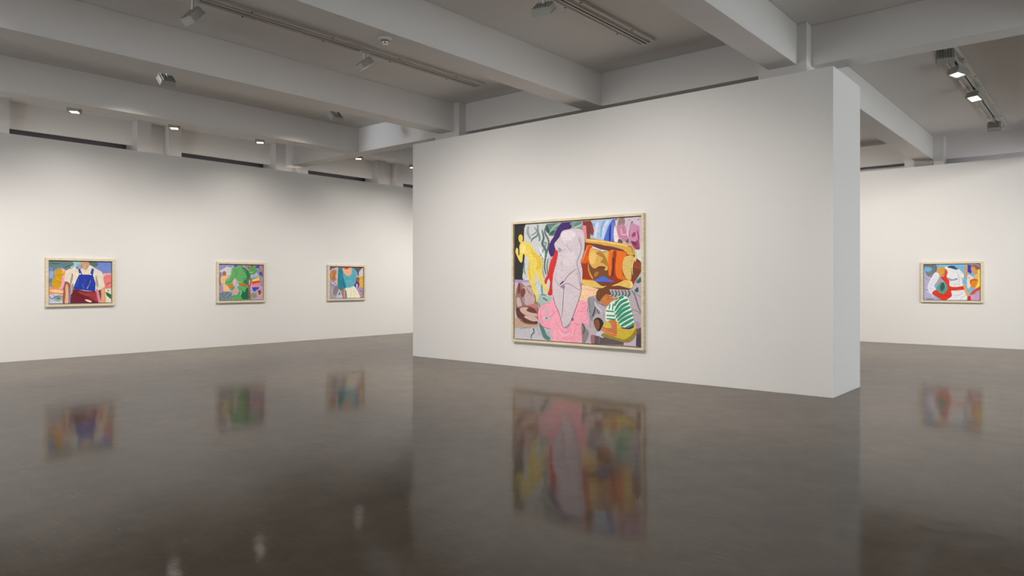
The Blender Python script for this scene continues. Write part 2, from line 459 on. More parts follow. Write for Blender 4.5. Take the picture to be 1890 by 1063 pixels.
ART_RED = '''
0 122 182 216 0 0 1000 1000 1000 1000 0 0 0
1 112 118 128 0 5 1000 223 990 232 791 206 627 117 613 54 683 18 863
1 110 175 215 0 27 932 117 930 143 847 72 793 18 849
2 70 90 80 12 27 960 117 944 188 970
2 75 70 80 14 214 997 219 791
2 140 150 120 10 54 697 108 793 161 764
2 200 195 215 12 108 655 143 751
0 178 172 206 0 2 794 54 683 152 627 81 351 161 186 241 0 2 0
2 90 80 150 12 18 655 63 558
2 95 75 150 14 27 32 117 20 179 35
2 215 210 228 20 45 240 143 159 170 63
2 130 130 135 18 27 295 117 255
2 130 125 130 10 117 710 170 792
1 165 160 165 0 232 599 311 612 346 489 241 380
2 190 90 110 8 267 544 303 462
1 216 156 62 0 267 886 333 933 399 891 407 748 329 653 276 722 228 791
2 150 120 90 14 381 871 381 748 320 681
1 222 222 234 0 206 780 285 701 250 544 188 407 223 283 143 179 63 323 108 544
2 165 160 185 8 143 517 206 544
2 165 160 185 8 90 434 170 434
2 165 195 210 16 99 351 179 269
1 216 56 32 0 399 871 464 808 425 680 468 516 487 381 606 384 725 402 716 285 606 273 498 259 507 164 504 89 468 62 399 0 311 8 232 91 148 186 228 283 311 195 416 258 429 380 373 517 303 640 373 680
1 92 150 132 0 338 510 399 448 433 340 399 217 338 168 267 222 228 325 267 434
1 50 90 90 0 311 435 355 489 381 353 329 243 294 325
2 150 205 185 10 267 393 294 435
2 150 205 160 8 390 408 399 326
1 226 226 230 0 381 925 468 935 554 875 631 867 674 799 720 718 712 610 699 516 699 393 485 378 459 544 416 653 429 802
1 34 80 116 0 429 918 485 964 563 949 580 901 627 870 571 852 503 885
1 152 152 180 0 433 625 520 584 597 618 614 577 537 543 459 544
2 110 110 130 5 567 848 614 746 640 584 640 395
2 150 150 178 12 674 624 703 570 695 436
2 135 138 160 4 503 408 580 503
2 135 138 160 4 528 415 606 510
2 135 138 160 4 554 422 631 516
2 135 138 160 4 580 429 657 523
0 226 226 233 0 498 259 716 291 775 168 785 5 425 0 511 110
2 130 132 160 6 657 18 725 114 767 168
2 190 190 210 12 537 124 640 139 708 221
2 150 30 20 6 503 279 606 260 716 288
2 160 25 20 7 416 748 451 788
2 160 25 20 7 346 612 416 435
2 165 30 20 6 276 174 399 122 468 123
2 165 30 20 6 346 80 451 163
1 222 162 84 0 712 382 742 409 775 275 813 155 796 48 767 128
2 240 190 120 8 742 328 784 168
1 200 42 46 0 784 74 817 128 844 75 842 2 782 1
1 226 150 60 0 758 988 782 978 767 878 779 757 788 637 758 650 729 852
0 70 50 162 0 784 985 855 977 851 730 788 784
0 160 130 155 0 959 988 1000 987 1000 834 967 835
1 150 95 60 0 842 963 909 982 967 941 984 834 926 862 892 916 851 917
1 212 150 90 0 851 930 901 929 934 848 967 835 951 729 892 716 876 796 842 850
1 228 218 210 0 784 684 826 703 901 636 876 543 851 436 809 329 775 382
2 60 40 35 6 792 717 851 690 905 596
1 222 180 130 0 909 702 967 715 967 569 917 569
2 90 120 80 9 792 663 809 596
2 190 60 40 7 826 650 809 516
1 228 134 22 0 826 529 867 585 934 583 971 543 938 396 876 349 834 423
1 190 90 20 0 834 556 892 589 967 569 926 543 867 543 834 463
0 246 222 84 0 963 848 1000 854 1000 383 916 323 967 516
1 216 76 42 0 830 169 876 263 926 316 1000 383 1000 304 942 250 892 170 834 149
2 200 195 190 12 792 329 834 302
2 225 150 80 9 826 342 884 329
0 202 162 198 0 842 136 901 163 1000 297 1000 2 842 0
2 170 130 175 9 926 197 926 11
'''
# lamp powers
SP_L = 510; SP_C = 600; SP_N = 90; SP_R = 960; SP_B = 13; SP_X = 600; SP_K = 1750; WIN = 310; WIN2 = 330; WIN3 = 380; EXPO = 0.0; TUBE_L = 5.6
import bpy, bmesh, math, random
from mathutils import Vector, Matrix
from mathutils.geometry import tessellate_polygon
random.seed(4)
PI = math.pi
sc = bpy.context.scene
COL = sc.collection

# ------------------------------------------------------------------ materials
def lin(c):
    c = c / 255.0
    return c / 12.92 if c <= 0.04045 else ((c + 0.055) / 1.055) ** 2.4
def rgb(r, g, b): return (lin(r), lin(g), lin(b), 1)

def base_mat(name, color, rough=0.6, spec=0.3, metal=0.0):
    m = bpy.data.materials.new(name); m.use_nodes = True
    b = m.node_tree.nodes['Principled BSDF']
    b.inputs['Base Color'].default_value = color
    b.inputs['Roughness'].default_value = rough
    b.inputs['Specular IOR Level'].default_value = spec
    b.inputs['Metallic'].default_value = metal
    return m, m.node_tree, b

def node(nt, typ, **kw):
    n = nt.nodes.new(typ)
    for k, v in kw.items():
        if k.startswith('i_'): n.inputs[k[2:].replace('_', ' ')].default_value = v
        else: setattr(n, k, v)
    return n

def obj_coord(nt, scale=(1, 1, 1), rot=(0, 0, 0)):
    tc = node(nt, 'ShaderNodeTexCoord'); mp = node(nt, 'ShaderNodeMapping')
    mp.inputs['Scale'].default_value = scale; mp.inputs['Rotation'].default_value = rot
    nt.links.new(tc.outputs['Object'], mp.inputs['Vector'])
    return mp.outputs['Vector']

def mixrgb(nt, fac, a, b, blend='MIX'):
    n = nt.nodes.new('ShaderNodeMix'); n.data_type = 'RGBA'; n.blend_type = blend
    for sock, v in ((n.inputs[0], fac), (n.inputs[6], a), (n.inputs[7], b)):
        if hasattr(v, 'links'): nt.links.new(v, sock)
        else: sock.default_value = v
    return n.outputs[2]

def ramp(nt, src, p0, p1, c0=(0, 0, 0, 1), c1=(1, 1, 1, 1)):
    r = nt.nodes.new('ShaderNodeValToRGB')
    r.color_ramp.elements[0].position = p0; r.color_ramp.elements[0].color = c0
    r.color_ramp.elements[1].position = p1; r.color_ramp.elements[1].color = c1
    nt.links.new(src, r.inputs['Fac']); return r.outputs['Color']

def paint_mat(name, color, rough=0.62, var=0.03, bump=0.05):
    m, nt, b = base_mat(name, color, rough, 0.25)
    v = obj_coord(nt, (0.7, 0.7, 0.7))
    n = node(nt, 'ShaderNodeTexNoise', i_Scale=1.3, i_Detail=5.0)
    nt.links.new(v, n.inputs['Vector'])
    dark = tuple(c * (1 - var) for c in color[:3]) + (1,)
    nt.links.new(mixrgb(nt, n.outputs['Fac'], dark, color), b.inputs['Base Color'])
    n2 = node(nt, 'ShaderNodeTexNoise', i_Scale=90.0, i_Detail=3.0)
    nt.links.new(v, n2.inputs['Vector'])
    bp = node(nt, 'ShaderNodeBump', i_Strength=bump, i_Distance=0.002)
    nt.links.new(n2.outputs['Fac'], bp.inputs['Height'])
    nt.links.new(bp.outputs['Normal'], b.inputs['Normal'])
    return m

WALL = paint_mat('gallery_white_paint', (0.80, 0.785, 0.765, 1))
CEIL = paint_mat('ceiling_white_paint', (0.70, 0.68, 0.66, 1), 0.7, 0.05, 0.12)
DARKG = paint_mat('dark_grey_slot_shade', (0.19, 0.175, 0.20, 1), 0.8, 0.1, 0.2)  # dark colour stands in for the shade in the slot above the left wall
BOXG = paint_mat('column_shade_grey', (0.42, 0.40, 0.38, 1), 0.8, 0.1, 0.2)

def wood_mat():
    m, nt, b = base_mat('pale_maple_wood', (0.66, 0.55, 0.37, 1), 0.5, 0.3)
    v = obj_coord(nt, (2.0, 2.0, 9.0))
    w = node(nt, 'ShaderNodeTexNoise', i_Scale=3.0, i_Detail=6.0, i_Distortion=0.6)
    nt.links.new(v, w.inputs['Vector'])
    c = ramp(nt, w.outputs['Fac'], 0.3, 0.7, (0.66, 0.56, 0.385, 1), (0.79, 0.70, 0.52, 1))
    nt.links.new(c, b.inputs['Base Color'])
    return m
WOOD = wood_mat()
GAPM, _, _ = base_mat('dark_shadow_gap_felt', (0.035, 0.03, 0.028, 1), 0.9, 0.1)
TRACKM, _, _ = base_mat('white_powder_coat', (0.62, 0.61, 0.58, 1), 0.45, 0.4)
HEADM, _, _ = base_mat('grey_white_lamp_housing', (0.42, 0.42, 0.39, 1), 0.4, 0.4)
SLOTM, _, _ = base_mat('black_track_slot', (0.012, 0.011, 0.010, 1), 0.6, 0.2)
CHROME, _, _ = base_mat('sensor_silver', (0.6, 0.6, 0.62, 1), 0.25, 0.5, 0.8)

def emit_mat(name, color, s):
    m = bpy.data.materials.new(name); m.use_nodes = True
    nt = m.node_tree; b = nt.nodes['Principled BSDF']
    b.inputs['Base Color'].default_value = (0.8, 0.8, 0.8, 1)
    b.inputs['Emission Color'].default_value = color
    b.inputs['Emission Strength'].default_value = s
    return m
LENS = emit_mat('lit_lamp_lens', (1, 0.96, 0.9, 1), 1.7)
TUBE2 = emit_mat('warm_fill_tube', (1.0, 0.93, 0.86, 1), TUBE_L)
TUBE = emit_mat('slot_fill_tube', (0.95, 0.90, 1.0, 1), 4.5)

def floor_mat():
    m, nt, b = base_mat('polished_concrete', (0.1, 0.09, 0.08, 1), 0.55, 0.12)
    b.inputs['Coat Weight'].default_value = 0.49; b.inputs['Coat IOR'].default_value = 1.45
    L = nt.links
    v = obj_coord(nt)
    big = node(nt, 'ShaderNodeTexNoise', i_Scale=0.45, i_Detail=6.0, i_Roughness=0.6, i_Distortion=0.8)
    L.new(v, big.inputs['Vector'])
    mid = node(nt, 'ShaderNodeTexNoise', i_Scale=3.2, i_Detail=8.0, i_Roughness=0.65, i_Distortion=0.5)
    L.new(v, mid.inputs['Vector'])
    c1 = ramp(nt, big.outputs['Fac'], 0.3, 0.72, (0.092, 0.066, 0.042, 1), (0.136, 0.100, 0.067, 1))
    c2 = ramp(nt, mid.outputs['Fac'], 0.3, 0.75, (0.74, 0.74, 0.74, 1), (1.16, 1.15, 1.13, 1))
    col = mixrgb(nt, 1.0, c1, c2, 'MULTIPLY')
    # thin pale scratches running in several directions
    scr = None
    for k, (ang, sx, sy, lo) in enumerate(((0.5, 3.0, 120, 0.70), (-0.35, 2.2, 150, 0.71), (1.2, 4.0, 130, 0.72), (2.3, 2.6, 160, 0.71), (0.1, 1.0, 110, 0.74))):
        vv = obj_coord(nt, (sx, sy, 1), (0, 0, ang))
        n = node(nt, 'ShaderNodeTexNoise', i_Scale=1.0, i_Detail=1.0, i_Roughness=0.5, i_Distortion=0.15)
        L.new(vv, n.inputs['Vector'])
        s = ramp(nt, n.outputs['Fac'], lo, lo + 0.05)
        scr = s if scr is None else mixrgb(nt, 1.0, scr, s, 'ADD')
    mask = node(nt, 'ShaderNodeTexNoise', i_Scale=1.1, i_Detail=3.0)
    L.new(v, mask.inputs['Vector'])
    scr = mixrgb(nt, 1.0, scr, ramp(nt, mask.outputs['Fac'], 0.38, 0.6), 'MULTIPLY')
    fac = node(nt, 'ShaderNodeMath', operation='MULTIPLY'); fac.inputs[1].default_value = 0.36
    L.new(scr, fac.inputs[0])
    col = mixrgb(nt, fac.outputs[0], col, (0.34, 0.30, 0.26, 1))
    # a few dark nicks
    vd = obj_coord(nt, (3, 60, 1), (0, 0, 0.2))
    nd = node(nt, 'ShaderNodeTexNoise', i_Scale=0.8, i_Detail=2.0)
    L.new(vd, nd.inputs['Vector'])
    col = mixrgb(nt, ramp(nt, nd.outputs['Fac'], 0.72, 0.76), col, (0.03, 0.03, 0.028, 1))
    L.new(col, b.inputs['Base Color'])
    r = node(nt, 'ShaderNodeMapRange')
    r.inputs['From Min'].default_value = 0.3; r.inputs['From Max'].default_value = 0.7
    r.inputs['To Min'].default_value = 0.055; r.inputs['To Max'].default_value = 0.11
    L.new(mid.outputs['Fac'], r.inputs['Value'])
    L.new(r.outputs['Result'], b.inputs['Coat Roughness'])
    wv = node(nt, 'ShaderNodeTexNoise', i_Scale=3.4, i_Detail=5.0, i_Roughness=0.5)
    L.new(v, wv.inputs['Vector'])
    bp = node(nt, 'ShaderNodeBump', i_Strength=0.25, i_Distance=0.006)
    L.new(wv.outputs['Fac'], bp.inputs['Height'])
    L.new(bp.outputs['Normal'], b.inputs['Normal']); L.new(bp.outputs['Normal'], b.inputs['Coat Normal'])
    return m
FLOOR = floor_mat()

def canvas_mat():
    m, nt, b = base_mat('oil_paint_on_canvas', (0.5, 0.5, 0.5, 1), 0.5, 0.25)
    at = node(nt, 'ShaderNodeAttribute', attribute_name='pigment')
    v = obj_coord(nt, (9, 9, 26), (0, 0.5, 0))
    n = node(nt, 'ShaderNodeTexNoise', i_Scale=1.6, i_Detail=6.0, i_Roughness=0.6, i_Distortion=1.8)
    nt.links.new(v, n.inputs['Vector'])
    c = mixrgb(nt, 1.0, at.outputs['Color'], ramp(nt, n.outputs['Fac'], 0.25, 0.75, (0.78, 0.79, 0.81, 1), (1.22, 1.21, 1.18, 1)), 'MULTIPLY')
    nt.links.new(c, b.inputs['Base Color'])
    bp = node(nt, 'ShaderNodeBump', i_Strength=0.2, i_Distance=0.001)
    nt.links.new(n.outputs['Fac'], bp.inputs['Height'])
    nt.links.new(bp.outputs['Normal'], b.inputs['Normal'])
    return m
CANVAS = canvas_mat()

# ------------------------------------------------------------------ helpers
def add_box(bm, x0, x1, y0, y1, z0, z1, mi=0, bevel=0.0):
    vs = [bm.verts.new((x, y, z)) for x in (x0, x1) for y in (y0, y1) for z in (z0, z1)]
    fs = []
    for q in ((0, 1, 3, 2), (4, 6, 7, 5), (0, 4, 5, 1), (2, 3, 7, 6), (0, 2, 6, 4), (1, 5, 7, 3)):
        f = bm.faces.new([vs[i] for i in q]); f.material_index = mi; fs.append(f)
    if bevel:
        es = list({e for f in fs for e in f.edges})
        bmesh.ops.bevel(bm, geom=es, offset=bevel, segments=2, affect='EDGES', profile=0.5)

def add_cyl(bm, c, r, z0, z1, n=20, r2=None, mi=0):
    r2 = r if r2 is None else r2
    a = [bm.verts.new((c[0] + r * math.cos(2*PI*i/n), c[1] + r * math.sin(2*PI*i/n), z0)) for i in range(n)]
    b = [bm.verts.new((c[0] + r2 * math.cos(2*PI*i/n), c[1] + r2 * math.sin(2*PI*i/n), z1)) for i in range(n)]
    for i in range(n):
        f = bm.faces.new((a[i], a[(i+1) % n], b[(i+1) % n], b[i])); f.material_index = mi; f.smooth = True
    for ring in (list(reversed(a)), b):
        bm.faces.new(ring).material_index = mi

def link_mesh(name, bm, mats, parent=None, loc=(0, 0, 0)):
    bmesh.ops.recalc_face_normals(bm, faces=bm.faces)
    me = bpy.data.meshes.new(name); bm.to_mesh(me); bm.free()
    for m in (mats if isinstance(mats, (list, tuple)) else [mats]): me.materials.append(m)
    o = bpy.data.objects.new(name, me); COL.objects.link(o)
    o.location = loc
    if parent: o.parent = parent
    return o

def struct(name, boxes, mat, bevel=0.0):
    bm = bmesh.new()
    for b in boxes: add_box(bm, *b, bevel=bevel)
    o = link_mesh(name, bm, mat); o['kind'] = 'structure'
    return o

def thing(name, label, cat, loc, group=None):
    o = bpy.data.objects.new(name, None); COL.objects.link(o)
    o.empty_display_size = 0.1
    o.location = loc; o['label'] = label; o['category'] = cat
    if group: o['group'] = group
    return o

# ------------------------------------------------------------------ the room
WH = 4.305           # height of the free-standing gallery walls
ZC, ZB = 5.05, 4.49  # ceiling, underside of beams
XR, YF = 7.5, -7.5   # right and rear limits of the room

struct('floor', [(-17.3, XR + .2, YF - .2, 20.6, -0.12, 0)], FLOOR)
struct('ceiling', [(-17.3, XR + .2, YF - .2, 20.6, ZC, ZC + 0.15)], CEIL)
struct('wall_left', [(-16.02, -15.84, YF, 19.42, 0, WH)], WALL)
struct('wall_back', [(-15.84, XR, 19.42, 19.60, 0, WH)], WALL)
struct('wall_center', [(-10.825, -2.73, 9.662, 10.95, 0, WH)], WALL, 0.004)
struct('wall_outer_left', [(-17.2, -17.05, YF, 20.55, 0, ZC)], DARKG)
struct('wall_outer_back', [(-17.05, XR, 20.45, 20.6, 0, ZC)], WALL)
struct('wall_front', [(-17.05, -12.0, YF - .15, YF, 0, ZC), (-5.0, XR, YF - .15, YF, 0, ZC), (-12.0, -5.0, YF - .15, YF, 0, .4), (-12.0, -5.0, YF - .15, YF, 3.8, ZC)], WALL)
# right wall, with openings added so fill daylight can enter
struct('wall_right', [(XR, XR + .15, YF - .15, 3.0, 0, ZC), (XR, XR + .15, 11.0, 12.5, 0, ZC), (XR, XR + .15, 18.0, 20.6, 0, ZC), (XR, XR + .15, 12.5, 18.0, 0, 0.4), (XR, XR + .15, 12.5, 18.0, 4.2, ZC),
                      (XR, XR + .15, 3.0, 11.0, 0, 0.4), (XR, XR + .15, 3.0, 11.0, 4.2, ZC)], WALL)

# beams running away from the camera, meeting the cross beams
beam_x = [(0.03, -0.37), (-3.277, -3.674), (-6.58, -6.98), (-9.92, -10.32), (-13.2, -13.57), (3.33, 2.93)]
colx = {-3.277: (-3.815, -3.148), -9.92: (-10.452, -9.775)}
for i, (xr, xl) in enumerate(beam_x):
    y_end = 9.93 if xr in colx else 10.12
    y_end2 = 19.72 if xr in (-3.277, 3.33) else 20.05
    for ya, yb in ((YF, -0.2), (0.17, y_end), (10.49, y_end2)):
        struct('ceiling_beam', [(xl, xr, ya, yb, ZB, ZC)], CEIL, 0.006)
struct('cross_beam', [(-16.46, XR, 10.12, 10.49, ZB, ZC)], CEIL, 0.006)
struct('cross_beam', [(-16.46, XR, -0.2, 0.17, ZB, ZC)], CEIL, 0.006)
struct('edge_beam', [(-16.53, -16.46, YF, 20.05, 4.52, ZC)], CEIL)
struct('edge_beam', [(-16.80, XR, 20.05, 20.12, 4.51, ZC)], CEIL)
# columns standing up through the centre wall
for a in colx.values():
    struct('column', [(a[0], a[1], 9.93, 10.12, WH, ZC), (a[0], a[1], 10.12, 10.49, WH, ZB)], CEIL, 0.006)
# paired pilasters of the outer wall, a flush panel between each pair
for c in (0.34, 3.65, 6.96, 10.305, 13.60, 16.9):
    g = .185 if abs(c - 10.305) < .01 else .19
    struct('pilaster', [(-16.8, -16.20, c - g - .29, c - g, 0, ZC)], CEIL)
    struct('pilaster', [(-16.8, -16.20, c + g, c + g + .29, 0, ZC)], CEIL)
    struct('pilaster_panel', [(-16.8, -16.452, c - g, c + g, 0, ZC)], CEIL)
struct('wall_ledge_left', [(-16.19, -16.02, YF, 19.42, 3.92, 3.998)], WALL)  # ledge added to carry the unseen fill batten
struct('column', [(-3.90, -3.055, 19.72, 20.05, 0, ZC)], CEIL)
struct('column', [(2.72, 3.56, 19.72, 20.05, 0, ZC)], CEIL)
struct('shade_block_1', [(-3.674, -3.277, 19.68, 19.72, 4.0, ZB)], BOXG)  # grey block painted as the shade on the column under the beam

# ------------------------------------------------------------------ paintings
def catmull(p, closed, n=5):
    out = []; N = len(p)
    rng = range(N) if closed else range(N - 1)
    for i in rng:
        if closed: a, b, c, d = p[i-1], p[i], p[(i+1) % N], p[(i+2) % N]
        else: a, b, c, d = p[max(i-1, 0)], p[i], p[i+1], p[min(i+2, N-1)]
        for k in range(n):
            t = k / n
            out.append(tuple(0.5*((2*b[j]) + (-a[j]+c[j])*t + (2*a[j]-5*b[j]+4*c[j]-d[j])*t*t + (-a[j]+3*b[j]-3*c[j]+d[j])*t*t*t) for j in (0, 1)))
    if not closed: out.append(p[-1])
    return out

def clip01(pts, w, h):
    for ax, lim, sgn in ((0, 0, 1), (0, w, -1), (1, 0, 1), (1, h, -1)):
        out = []
        for i in range(len(pts)):
            a, b = pts[i-1], pts[i]
            da, db = sgn*(a[ax]-lim), sgn*(b[ax]-lim)
            if (da >= 0) != (db >= 0):
                t = da/(da-db); out.append((a[0]+(b[0]-a[0])*t, a[1]+(b[1]-a[1])*t))
            if db >= 0: out.append(b)
        pts = out
        if len(pts) < 3: return []
    return pts

def painted_canvas(data, w, h, parent, y0):
    """canvas facing -Y in local space, x 0..w, z 0..h, front at y0; paint shapes lie on it as thin layers"""
    vs, fs, cs = [], [], []
    def quadbox():
        for x, y, z in ((0, y0, 0), (w, y0, 0), (w, y0, h), (0, y0, h), (0, y0+.016, 0), (w, y0+.016, 0), (w, y0+.016, h), (0, y0+.016, h)): vs.append((x, y, z))
        for q in ((0, 1, 2, 3), (5, 4, 7, 6), (1, 5, 6, 2), (4, 0, 3, 7), (3, 2, 6, 7), (4, 5, 1, 0)):
            fs.append(q); cs.append((0.6, 0.58, 0.55, 1))
    quadbox()
    y = y0
    for ln in data.strip().split('\n'):
        t = [float(q) for q in ln.split()]; kind = 'fsl'[int(t[0])]; wd = (t[4] if t[4] < 7 else t[4] * 1.45) / 1000 * h
        col = tuple(min(0.95, lin(q) * 1.10) for q in t[1:4]) + (1,)
        n = t[5:]
        p = [(n[i] / 1000 * w, n[i+1] / 1000 * h) for i in range(0, len(n), 2)]
        if kind == 's': p = catmull(p, True, 4)
        if kind == 'l':
            if len(p) > 2: p = catmull(p, False, 4)
            l, r = [], []
            for i, q in enumerate(p):
                a, b = Vector(p[max(i-1, 0)]), Vector(p[min(i+1, len(p)-1)])
                d = (b - a); d = d.normalized() if d.length > 1e-6 else Vector((1, 0))
                nn = Vector((-d.y, d.x)); s = i / (len(p) - 1)
                ww = wd / 2 * (0.45 + 0.55 * math.sin(PI * min(1, max(0, s))) ** 0.6)
                l.append((q[0] + nn.x*ww, q[1] + nn.y*ww)); r.append((q[0] - nn.x*ww, q[1] - nn.y*ww))
            polys = [[l[i], l[i+1], r[i+1], r[i]] for i in range(len(p)-1)]
        else: polys = [p]
        y -= 0.00005
        for pl in polys:
            pl = clip01(pl, w, h)
            if len(pl) < 3: continue
            clean = [pl[0]]
            for q in pl[1:]:
                if abs(q[0]-clean[-1][0]) + abs(q[1]-clean[-1][1]) > 1e-5: clean.append(q)
            if len(clean) < 3: continue
            base = len(vs)
            for q in clean: vs.append((q[0], y, q[1]))
            for tri in tessellate_polygon([[Vector((q[0], q[1], 0)) for q in clean]]):
                a, b, c = (clean[i] for i in tri)
                if (b[0]-a[0])*(c[1]-a[1]) - (b[1]-a[1])*(c[0]-a[0]) < 0: tri = (tri[0], tri[2], tri[1])
                fs.append(tuple(base + i for i in tri)); cs.append(col)
    me = bpy.data.meshes.new('canvas'); me.from_pydata(vs, [], fs)
    at = me.color_attributes.new('pigment', 'FLOAT_COLOR', 'CORNER')
    for pi, pol in enumerate(me.polygons):
        for li in pol.loop_indices: at.data[li].color = cs[pi]
    me.materials.append(CANVAS)
    o = bpy.data.objects.new('canvas', me); COL.objects.link(o); o.parent = parent
    return o

def painting(data, w, h, fw, depth, loc, rotz, label):
    """loc = lower left inner corner of the canvas on the wall plane; local -Y points into the room"""
    t = thing('framed_painting', label, 'painting', loc); t.rotation_euler = (0, 0, rotz)
    gap = 0.012
    painted_canvas(data, w, h, t, -depth + 0.035)
    bm = bmesh.new(); g = gap; o_ = fw + gap; c = .003
    def ring(e, y): return [bm.verts.new(q) for q in ((-e, y, -e), (w + e, y, -e), (w + e, y, h + e), (-e, y, h + e))]
    rs = [ring(o_, 0), ring(o_, -depth + c), ring(o_ - c, -depth), ring(g + c, -depth), ring(g, -depth + c), ring(g, 0)]
    for k in range(6):
        a, b = rs[k], rs[(k + 1) % 6]
        for q in range(4): bm.faces.new((a[q], a[(q+1) % 4], b[(q+1) % 4], b[q]))
    link_mesh('frame', bm, WOOD, t)
    bm = bmesh.new(); add_box(bm, -g, w + g, -0.006, -0.001, -g, h + g)
    link_mesh('backing_board', bm, GAPM, t)
    return t

painting(ART_BIG, 2.559, 2.016, .04, 0.075, (-8.08, 9.662, 0.50), 0,
         'largest painting, on the centre wall, pale figure among collaged figures over a pink column')
painting(ART_OVERALLS, 1.129, .838, .05, .06, (-15.84, 4.68, 1.08), PI/2,
         'small painting of blue overalls and white shirt, first from the left on the left wall')
painting(ART_GREEN, 1.117, .838, .05, .06, (-15.84, 8.13, 1.079), PI/2,
         'small painting of a green belted coat, in the middle of the left wall')
painting(ART_TEAL, 1.109, .838, .05, .06, (-15.84, 11.178, 1.073), PI/2,
         'small painting of a teal top and cream trousers, nearest the centre wall')
painting(ART_RED, 1.133, .840, .05, .06, (-3.413, 19.42, 1.083), 0,
         'small painting of red gloves and a white bodice, alone on the back wall at right')

# ------------------------------------------------------------------ track lighting
def track(x, y0, y1, label):
    t = thing('lighting_track', label, 'track light rail', (x, (y0 + y1) / 2, ZC))
    h = (y1 - y0) / 2
    bm = bmesh.new(); add_box(bm, -.135, .135, -h, h, -.022, 0, bevel=.003)
    link_mesh('mounting_plate', bm, TRACKM, t)
    bm = bmesh.new()
    add_box(bm, -.135, -.105, -h, h, -.045, -.022); link_mesh('edge_rail', bm, TRACKM, t)
    bm = bmesh.new(); add_box(bm, .105, .135, -h, h, -.045, -.022); link_mesh('edge_rail', bm, TRACKM, t)
    bm = bmesh.new(); add_box(bm, -.035, -.012, -h + .02, h - .02, -.055, -.022); link_mesh('track_rail', bm, TRACKM, t)
    bm = bmesh.new(); add_box(bm, .012, .035, -h + .02, h - .02, -.055, -.022); link_mesh('track_rail', bm, TRACKM, t)
    bm = bmesh.new(); add_box(bm, -.012, .012, -h + .02, h - .02, -.0565, -.022)
    link_mesh('slot', bm, SLOTM, t)
    for k in range(int((y1 - y0) / 1.25) + 1):
        yy = -h + .06 + k * 1.25
        if yy > h - .05: break
        for sx in (.12, -.12):
            bm = bmesh.new(); add_cyl(bm, (sx, yy), .011, -.052, -.045, 10); link_mesh('screw', bm, SLOTM, t)
    bm = bmesh.new(); add_box(bm, -.05, .05, h - .02, h, -.06, -.022, bevel=.003)
    link_mesh('end_cap', bm, TRACKM, t)
    return t
track(-8.61, -6.5, 9.27, 'long white lighting track on the ceiling at left, beside the smoke detector')
track(-5.18, -6.5, 9.19, 'white lighting track on the ceiling above the large painting')
track(-1.87, 11.7, 19.37, 'white lighting track on the ceiling at right, with two glowing lamps')
track(-1.87, -6.5, 9.4, 'white lighting track overhead, above and right of the picture')
track(-11.6, -6.5, 9.4, 'white lighting track over the left bay, behind the beam')
track(-11.6, 11.0, 19.4, 'white lighting track over the far left bay, beyond the cross beam')
track(-14.9, -6.5, 9.5, 'white lighting track above the left wall, hidden behind the last beam')
track(-14.9, 11.0, 19.4, 'white lighting track above the far end of the left wall')
track(1.43, 11.0, 19.4, 'white lighting track beyond the right edge of the picture')
track(-5.18, 11.0, 19.4, 'white lighting track behind the centre wall')

_hm = {}
def head_meshes():
    if _hm: return _hm
    # housing: flat square flood, light leaves along local -Z
    bm = bmesh.new()
    prof = [(-.115, -.035), (.115, -.035), (.115, .045)]
    for k in range(6):
        x = .085 - k * .034; prof += [(x + .006, .045), (x + .006, .062), (x - .006, .062), (x - .006, .045)]
    prof.append((-.115, .045))
    va = [bm.verts.new((x, -.095, z)) for x, z in prof]; vb = [bm.verts.new((x, .095, z)) for x, z in prof]
    bm.faces.new(va); bm.faces.new(list(reversed(vb)))
    for k in range(len(prof)): bm.faces.new((va[k], vb[k], vb[(k+1) % len(prof)], va[(k+1) % len(prof)]))
    me = link_mesh('housing', bm, HEADM); _hm['housing'] = me.data; bpy.data.objects.remove(me)
    bm = bmesh.new(); add_box(bm, -.09, .09, -.07, .07, -.041, -.035)
    me = link_mesh('lens', bm, LENS); _hm['lens'] = me.data; bpy.data.objects.remove(me)
    bm = bmesh.new()
    def ring(hx, hy, z): return [bm.verts.new((sx * hx, sy * hy, z)) for sx, sy in ((-1, -1), (1, -1), (1, 1), (-1, 1))]
    rs = [ring(.122, .102, -.05), ring(.098, .078, -.05), ring(.098, .078, -.03), ring(.122, .102, -.03)]
    for k in range(4):
        a, b = rs[k], rs[(k + 1) % 4]
        for q in range(4): bm.faces.new((a[q], a[(q+1) % 4], b[(q+1) % 4], b[q]))
    me = link_mesh('bezel', bm, HEADM); _hm['bezel'] = me.data; bpy.data.objects.remove(me)
    bm = bmesh.new(); add_box(bm, -.03, .03, -.08, .08, -.028, 0, bevel=.004)
    me = link_mesh('adapter', bm, TRACKM); _hm['adapter'] = me.data; bpy.data.objects.remove(me)
    return _hm

def part(name, data, parent, loc=(0, 0, 0)):
    o = bpy.data.objects.new(name, data); COL.objects.link(o); o.parent = parent; o.location = loc
    return o

